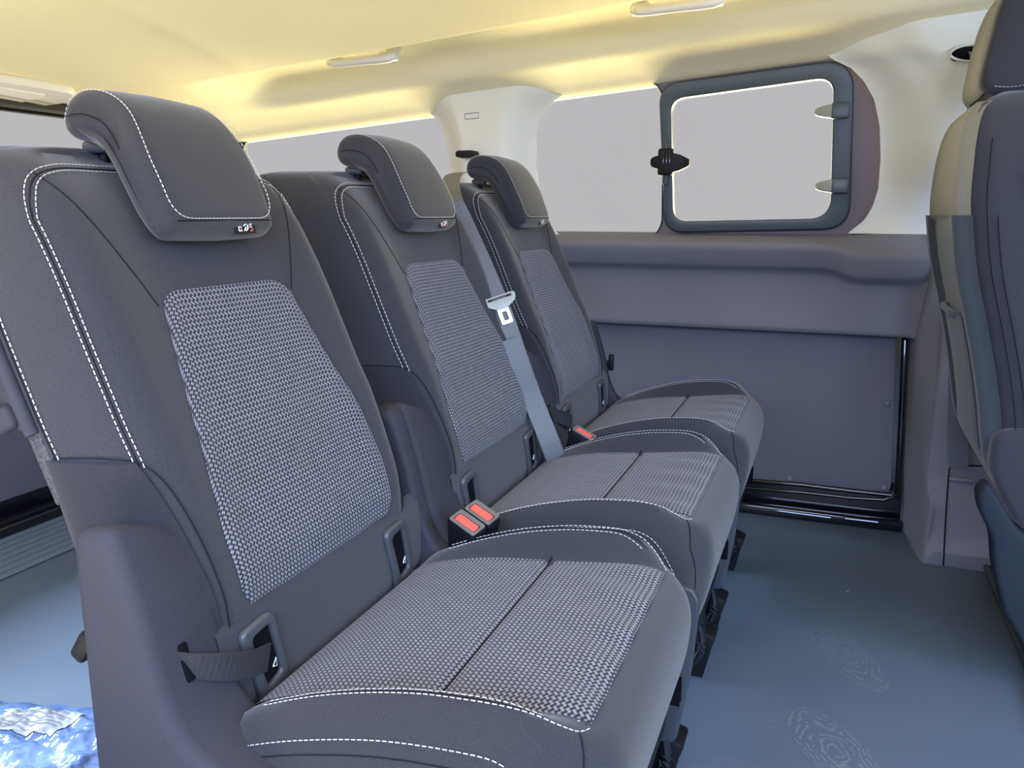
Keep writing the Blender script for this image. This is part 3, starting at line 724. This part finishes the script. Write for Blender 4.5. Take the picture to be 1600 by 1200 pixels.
def strap(dy, parent):
    P = catmull([Vector((-.492,.484,.431)),Vector((-.477,.492,.427)),Vector((-.465,.514,.417)),Vector((-.463,.544,.404)),Vector((-.468,.573,.394))], 5)
    P = [p-Vector((-.30,YC,0)) for p in P]
    box('strap_slot', (-.4865+.30, -.216, .430), (.008,.010,.034), M['void'], parent, .002, rot=Matrix.Rotation(-.25,3,'Y'))
    return ribbon('pull_strap', P, .026, [Vector((.10,-.25,1))]*len(P), .0018, M['strap'], parent)
strap(0, seat1); strap(0, seat3)
box('wall_hook', (-.588+.30+.085, .232, .447), (.03,.03,.02), M['black'], seat3, .004)
box('wall_hook', (-.588+.30+.102, .245, .452), (.012,.012,.04), M['black'], seat3, .003)

# ---- seat belt over the middle seat
belt = empty('seat_belt', (-.55, 1.43, 0), 'grey seat belt hanging over the far shoulder of the middle seat, metal tongue halfway', 'seat belt')
ORG = belt.location.copy()
def mid(px, py, y): x, z = on_y(px, py, y); return Vector((x, y, z))
bpts = [Vector((-.86,1.95,.905)), Vector((-.78,1.66,.885)), mid(704,303,1.40), mid(724,350,1.375), mid(752,412,1.355), mid(784,490,1.335), mid(809,562,1.335), mid(830,620,1.345), mid(852,675,1.345), mid(863,703,1.352), mid(872,728,1.37)]
cb = catmull(bpts, 8)
wd = [Vector((.35,1,0)).lerp(Vector((.85,.55,.2)), min(1, i/len(cb)*6)) for i in range(len(cb))]
ribbon('webbing', cb, .038, wd, .0015, M['webbing'], belt)
# doubled lower run
lo2 = [p+Vector((.006,-.012,.0)) for p in cb[44:]]
ribbon('webbing', lo2, .036, [Vector((.7,.75,.2))]*len(lo2), .0015, M['webbing'], belt)
tc_ = mid(778, 468, 1.345)
rot = Matrix.Rotation(-.90, 3, 'Z') @ Matrix.Rotation(-.30, 3, 'Y') @ Matrix.Rotation(.28, 3, 'X')
tc_ += Vector((.006,-.010,0))
def tmap(u, v, d):
    p = rot @ Vector((d, u, v)); return tc_+p
tng = plate('belt_tongue', rounded([(-.030,.008),(.032,.008),(.030,-.006),(.012,-.016),(-.012,-.016),(-.028,-.006)], .006, 4), [rounded([(-.022,.005),(.024,.005),(.024,.001),(-.022,.001)], .0015, 2)], tmap, .005, M['clipgrey'], belt, bev=.001)
plate('tongue_blade', rounded([(-.011,-.014),(.011,-.014),(.011,-.044),(-.011,-.044)], .003, 3), [rounded([(-.004,-.022),(.005,-.022),(.005,-.038),(-.004,-.038)], .002, 2)], tmap, .003, M['metal'], tng)
ORG = Vector((0,0,0))
# thin guide on the pillar
gd = empty('belt_guide', (-.93, 2.06, .86), 'black seat belt guide on the cream pillar behind the farthest headrest', 'belt guide')
ORG = gd.location.copy(); gx, gz = on_y(729, 241, 2.04)
box('guide_body', (gx, 2.045, gz), (.05,.05,.018), M['black'], gd, .006)
0 and ribbon('webbing', [Vector((gx-.03, 2.03, gz-.01)), Vector((gx-.055,2.02,gz-.05)), Vector((gx-.06,2.0,gz-.09)), Vector((gx-.02,1.98,gz-.15))], .02, [Vector((1,.3,0))]*4, .0015, M['cream'], gd)
ORG = Vector((0,0,0))

# ---- buckles
def make_buckle():
    r = empty('belt_buckle', (0,0,0))
    L0 = []
    for t, wx, wy_ in ((0,.036,.022),(.3,.038,.024),(.8,.046,.027),(.95,.047,.027),(1,.044,.024)):
        lp = rounded([(-wx/2,-wy_/2),(wx/2,-wy_/2),(wx/2,wy_/2),(-wx/2,wy_/2)], .005, 4)
        L0.append([Vector((p.x, p.y, t*.075)) for p in lp])
    loft('buckle_body', L0, M['black'], r)
    ol = rounded([(-.0215,-.0125),(.0215,-.0125),(.0215,.0125),(-.0215,.0125)], .004, 4); il = rounded([(-.0175,-.0075),(.0175,-.0075),(.0175,.006),(-.0175,.006)], .003, 4)
    plate('buckle_rim', ol, [il], lambda u, v, d: (u, v, .0745+d), .0025, M['rim'], r, bev=.0008)
    plate('release_button', rounded([(-.0165,-.0068),(.0165,-.0068),(.0165,.005),(-.0165,.005)], .003, 4), [], lambda u, v, d: (u, v, .0735+d), .0035, M['red'], r, bev=.001)
    box('buckle_stalk', (-.002,0,-.03), (.022,.010,.075), M['strap'], r, .003)
    return r
bk = make_buckle()
kids = {}
for o in bpy.data.objects:
    if o.parent: kids.setdefault(o.parent.name, []).append(o)
def put_buckle(b, px, py, y, rz, ry, rx, label, s=1.0):
    top = mid(px, py, y); e = Matrix.Rotation(rz,4,'Z')@Matrix.Rotation(ry,4,'Y')@Matrix.Rotation(rx,4,'X')
    b.matrix_world = Matrix.Translation(top-(e.to_3x3()@Vector((0,0,.075*s))))@e@Matrix.Scale(s,4)
    tag(b, label, 'buckle', 'red button belt buckles between the seats')
b2 = copy_tree(bk); b3 = copy_tree(bk)
put_buckle(bk, 730, 817, .905, -.25, .35, .28, 'belt buckle with red button, nearer of the pair beside the nearest seat')
put_buckle(b2, 753, 801, .94, -.25, .35, .28, 'belt buckle with red button, farther of the pair, next to the middle seat')
put_buckle(b3, 913, 677, 1.405, -.1, .4, .1, 'single belt buckle with red button between the middle and farthest seats')

# ------------------------------------------------------------------ front seat seen from behind
fs = empty('front_seat', (.45, 1.75, 0), 'front seat at the right edge seen from behind, map pocket on its back', 'seat')
ORG = fs.location.copy()
XR = [(.30,.335),(.34,.300),(.38,.278),(.42,.266),(.48,.255),(.55,.240),(.62,.222),(.70,.200),(.76,.188),(.82,.180),(.88,.180),(.93,.184),(.965,.192),(.985,.206),(1.0,.235)]
XRc = [(p.x, p.y) for p in catmull([(a, b, 0) for a, b in XR], 5)]
FY = 1.75
loops = []
sec = [(-.245,.075),(-.243,.045),(-.232,.018),(-.21,.004),(-.12,.0),(0,-.002),(.12,.0),(.21,.004),(.232,.018),(.243,.045),(.245,.075),(.24,.12),(.20,.14),(.10,.13),(0,.125),(-.10,.13),(-.20,.14),(-.24,.12)]
secc = catmull([(a, b, 0) for a, b in sec], 3, closed=True)
for z in [.30,.32,.35,.38,.42,.48,.54,.60,.66,.72,.78,.83,.87,.90,.93,.95,.967,.98,.992,1.0]:
    ws = interp([(.30,.85),(.4,.95),(.5,1),(.80,1),(.88,.93),(.94,.80),(.98,.66),(1.0,.55)], z)
    ds = interp([(.30,.7),(.4,1),(.92,.9),(.97,.75),(1.0,.45)], z)
    loops.append([Vector((interp(XRc, z)+p.y*ds, FY+p.x*ws, z)) for p in secc])
fb = loft('backrest', loops, M['fabric_side'], fs)
def rearpt(z, yo, off=0): return Vector((interp(XRc, z)+off, FY+yo, z))
# hard outer back cover and pocket
def shellf(u, v):
    z = lerp(.335, .80, v); a = (u*2-1); ws = interp([(.30,.85),(.4,.95),(.5,1),(.80,1)], z); yo = a*.243*ws
    e = abs(a); x = -.012+.028*sm(.90,1,e); x += .034*sm(.78,.68,e)*sm(.0,.06,v)*sm(1,.94,v)
    return rearpt(z, yo, x)
grid('rear_cover', shellf, 80, 40, M['pocket'], fb)
def pockf(u, v):
    z = lerp(.37, .63, v); a = u*2-1; yo = -.035+a*.135; return rearpt(z, yo, -.012-.012*math.cos(a*math.pi/2)*(1-.3*v)+.03*(1-sm(0,.12,v))+.02*sm(.9,1,abs(a)))
grid('map_pocket', pockf, 24, 24, M['pocket'], fb)
tube('pocket_hem', catmull([pockf(u, 1.0) for u in (0,.2,.4,.6,.8,1)], 4), .006, M['pocket'], fb)
def upf(u, v):
    z = lerp(.61, .80, v); a = u*2-1; return rearpt(z, -.04+a*.125, -.006+.022*sm(.85,1,abs(a)))
grid('back_panel', upf, 20, 12, M['pocket'], fb)
def shoulderf(u, v):
    z = lerp(.795, .985, v); ws = interp([(.795,1),(.88,.93),(.94,.80),(.98,.66),(1.0,.55)], z); a = u*2-1
    return rearpt(z, a*.238*ws, -.006+.020*sm(.86,1,abs(a))+.0*v)
M['shoulder'] = mat('lit_rear_fabric', (.24,.245,.24), .9, noise=.2, nscale=700, bump=.3, bscale=900)  # paler than the seat sides: light on the rear faces put into the colour
grid('shoulder_cover', shoulderf, 40, 20, M['shoulder'], fb)
def fside(z, s): # near side
    ws = interp([(.30,.85),(.4,.95),(.5,1),(.80,1),(.88,.93),(.94,.80),(.98,.66),(1.0,.55)], z)
    return Vector((interp(XRc, z)+s, FY-(.2462+.004*sm(.05,.09,s)*(1-sm(.09,.14,s)))*ws-.0008, z))
tubes('seam', [[fside(z, .035) for z in [.36+i*.02 for i in range(29)]], [fside(z, .050) for z in [.36+i*.02 for i in range(23)]]], .0008, M['seam'], fb, 5)
stitches('stitching', [[fside(z, .085+.25*(.93-z)*.3) for z in [.60+i*.02 for i in range(17)]]], M['stitch'], fb)
box('airbag_tag', fside(.85,.105)+Vector((0,-.004,0)), (.006,.012,.03), M['white'], fb, .001, rot=Matrix.Rotation(-.25,3,'Y'))
# headrest of the front seat
hp = [(.222,1.000),(.208,1.008),(.203,1.025),(.207,1.06),(.213,1.10),(.220,1.14),(.236,1.175),(.28,1.19),(.32,1.175),(.335,1.12),(.325,1.05),(.305,1.010),(.26,.998)]
hpc = catmull([(a, 0, b) for a, b in hp], 4, closed=True); hc = sum(hpc, Vector())/len(hpc)
HY = 1.75
loops = []
for t, k in ((-1,.80),(-.97,.9),(-.9,.97),(-.75,1),(0,1.01),(.75,1),(.9,.97),(.97,.9),(1,.8)):
    loops.append([Vector((hc.x+(p.x-hc.x)*k, HY+t*.112, hc.z+(p.z-hc.z)*k)) for p in hpc])
fh = loft('headrest', loops, M['fabric_side'], fs)
def fhb(u, v):
    ang = lerp(2, 24, v); i = int(ang); f_ = ang-i; p = hpc[i].lerp(hpc[i+1], f_); a = u*2-1
    n = (p-hc).normalized(); return Vector((p.x, HY+a*.100, p.z))+n*(.004-.014*sm(.85,1,abs(a)))
grid('headrest_back', fhb, 24, 26, M['shoulder'], fh)
stitches('stitching', [[Vector((hc.x+(p.x-hc.x)*.86, HY-.1115, hc.z+(p.z-hc.z)*.86)) for p in hpc[38:]+hpc[:2]]], M['stitch'], fh)
for dy in (-.05,.05): tube('headrest_post', [Vector((.265,HY+dy,.97)),Vector((.265,HY+dy,1.02))], .006, M['black'], fh, 8)
# cushion side and pedestal
ol = rounded([(.262,.39),(.262,.45),(.31,.464),(.80,.47),(.83,.42),(.82,.30),(.40,.25),(.315,.29),(.276,.357)], [.03,.02,.04,.05,.05,.03,.04,.03,.03], 6)
plate('seat_cushion', ol, [], lambda u, v, d: (u, FY-.25+d, v), .50, M['fabric_side'], fs, bev=.014)
ol = rounded([(.246,.350),(.256,.366),(.266,.363),(.31,.295),(.36,.272),(.80,.25),(.80,.06),(.40,.06),(.342,.09),(.305,.15),(.283,.224),(.274,.279),(.252,.32)], .012, 4)
plate('side_valance', ol, [], lambda u, v, d: (u, FY-.268+d, v), .05, M['valance'], fs, bev=.008)
box('seat_pedestal', (.60, FY, .04), (.38,.44,.075), M['black'], fs, .008)
vl = bpy.data.objects['side_valance']
tubes('printed_mark', [[Vector((.405,FY-.2685,.152)),Vector((.41,FY-.2685,.145)),Vector((.405,FY-.2685,.138))],[Vector((.405,FY-.2685,.130)),Vector((.41,FY-.2685,.126)),Vector((.404,FY-.2685,.12))],[Vector((.417,FY-.2685,.155)),Vector((.418,FY-.2685,.12))]], .0012, M['white'], vl, 4)
ORG = Vector((0,0,0))
# step strip at the cab floor
st = SG(box('trim_7', (.445, 1.15, .008), (.15,1.76,.022), M['black'], bev=.004)); tag(st, 'black step strip across the floor by the front seat')
box('strip_lip', (.372, 1.15, .014), (.012,1.76,.014), M['plastic_dark'], st, .004)
box('strip_rib', (.42, 1.15, .022), (.006,1.7,.006), M['gloss_black'], st, .002)
# front belt on the pillar
fbt = empty('seat_belt', (.30, 2.03, .9), 'grey seat belt coming out of the pillar slot behind the front seat headrest', 'seat belt')
ORG = fbt.location.copy()
P = catmull([Vector((sx+.028,2.055,sz+.002)),Vector((sx+.030,2.035,sz-.012)),Vector((sx+.032,2.02,sz-.06)),Vector((sx+.034,1.99,.80)),Vector((sx+.05,1.99,.45)),Vector((sx+.07,2.0,.25))], 5)
ribbon('webbing', P, .04, [Vector((1,.1,0))]*len(P), .0015, M['webbing'], fbt)
ORG = Vector((0,0,0))

# ------------------------------------------------------------------ ceiling fittings
def on_head(px, py):
    z = 1.2
    for _ in range(12):
        r = ray(px, py); k = (z-.8)/r.z; x, y = r.x*k, r.y*k; z = head_z(max(-2,min(.9,x)), min(y, 2.16))
    return Vector((x, y, z))
def handle(pa, pb, label):
    a, b = on_y(*pa, 1.82), on_y(*pb, 1.82); A_ = Vector((a[0], 1.82, a[1])); B_ = Vector((b[0], 1.82, b[1]))
    h = empty('grab_handle', ((A_+B_)/2), label, 'grab handle', 'cream fold-down grab handles'); 
    global ORG; ORG = h.location.copy()
    d = (B_-A_).normalized()
    pts = [A_+Vector((0,.03,.03)), A_+d*.004+Vector((0,.006,.006)), A_+d*.016, (A_+B_)/2, B_-d*.016, B_-d*.004+Vector((0,.006,.006)), B_+Vector((0,.03,.03))]
    tube('grip_bar', catmull(pts, 6), .0115, M['lampcream'], h, 12, flat=1)
    for q in (A_+d*.012, B_-d*.012):
        box('hinge_cap', q+Vector((0,.008,.004)), (.046,.03,.020), M['lampcream'], h, .007, rot=Matrix.Rotation(math.atan2(-d.z, d.x),3,'Y'), seg=3)
        box('mounting_foot', q+Vector((0,.022,.028)), (.022,.022,.045), M['lampcream'], h, .006)
    ORG = Vector((0,0,0)); return h
handle((517,99),(612,90), 'cream grab handle in the headliner above the middle seat headrest')
handle((992,18),(1122,3), 'cream grab handle at the top edge above the sliding window')
# ceiling lamp near the tailgate
lc = on_head(-20, 138)
lamp = empty('ceiling_lamp', lc, 'flat cream ceiling lamp panel by the tailgate, cut off at the left edge', 'lamp')
ORG = lc.copy()
q = [on_head(-150,105), on_head(0,118), on_head(78,150), on_head(60,157), on_head(-150,160)]
ol = rounded([(p.x, p.y) for p in (lc+Vector((.13,-.24,0)), lc+Vector((.17,.10,0)), lc+Vector((.12,.16,0)), lc+Vector((-.10,.14,0)), lc+Vector((-.10,-.24,0)))], .02, 4)
plate('lamp_housing', ol, [], lambda u, v, d: (u, v, head_z(u, v)-.004-.014+d), .02, M['lampcream'], lamp, bev=.004)
ol = rounded([(lc.x+.09,lc.y-.2),(lc.x+.12,lc.y+.07),(lc.x-.06,lc.y+.09),(lc.x-.06,lc.y-.2)], .02, 4)
plate('lamp_lens', ol, [], lambda u, v, d: (u, v, head_z(u, v)-.022+d), .006, M['cream'], lamp, bev=.002)
ORG = Vector((0,0,0))

# ------------------------------------------------------------------ loose things on the floor
bag = empty('plastic_bag', (-1.12, .78, 0), 'crumpled clear bluish plastic bag with a printed label on the floor behind the nearest seat', 'bag')
ORG = bag.location.copy()
from mathutils import noise as mn
def bagf(u, v):
    x = lerp(-1.30, -.93, u)+.012*mn.noise(Vector((v*9,1,0))); y = lerp(.60, .885, v)+.014*mn.noise(Vector((u*8,3,0)))-.05*(1-u)+.03*u
    n = mn.noise(Vector((x*22, y*22, 0)))*.008+mn.noise(Vector((x*60,y*55,2)))*.005+mn.noise(Vector((x*130,y*150,7)))*.0025+abs(mn.noise(Vector((x*35+5,y*14,4))))*.010
    e = min(1, min(u,1-u,v,1-v)*8); return Vector((x, y, .004+e*(.008+n)))
grid('bag_film', bagf, 110, 90, M['film'], bag)
grid('bag_label', lambda u, v: bagf(lerp(.30,.62,u), lerp(.68,.90,v))+Vector((0,0,.0015)), 40, 24, M['filmlabel'], bag)
tubes('printed_line', [[bagf(lerp(.33,.59,t), v)+Vector((0,0,.0028)) for t in [i/24*k for i in range(25)]] for v, k in ((.87,.9),(.84,1),(.81,.8),(.78,1),(.75,.95),(.72,.6))], .0007, M['wallgrey'], bag, 4)
ORG = Vector((0,0,0))
lfx = ray(1326, 924); lfk = -.8/lfx.z; lf = Vector((lfx.x*lfk, lfx.y*lfk, .002))
tag(obj('leaf', [lf+Vector(p) for p in [(-.006,-.008,0),(-.001,-.010,.001),(.002,-.002,.003),(.006,.008,.002),(.001,.004,.0005),(-.003,-.003,.001)]], [(0,1,2,5),(2,3,4,5)], M['leaf'], smooth=False), 'tiny pale leaf fragment lying on the grey floor', 'leaf')
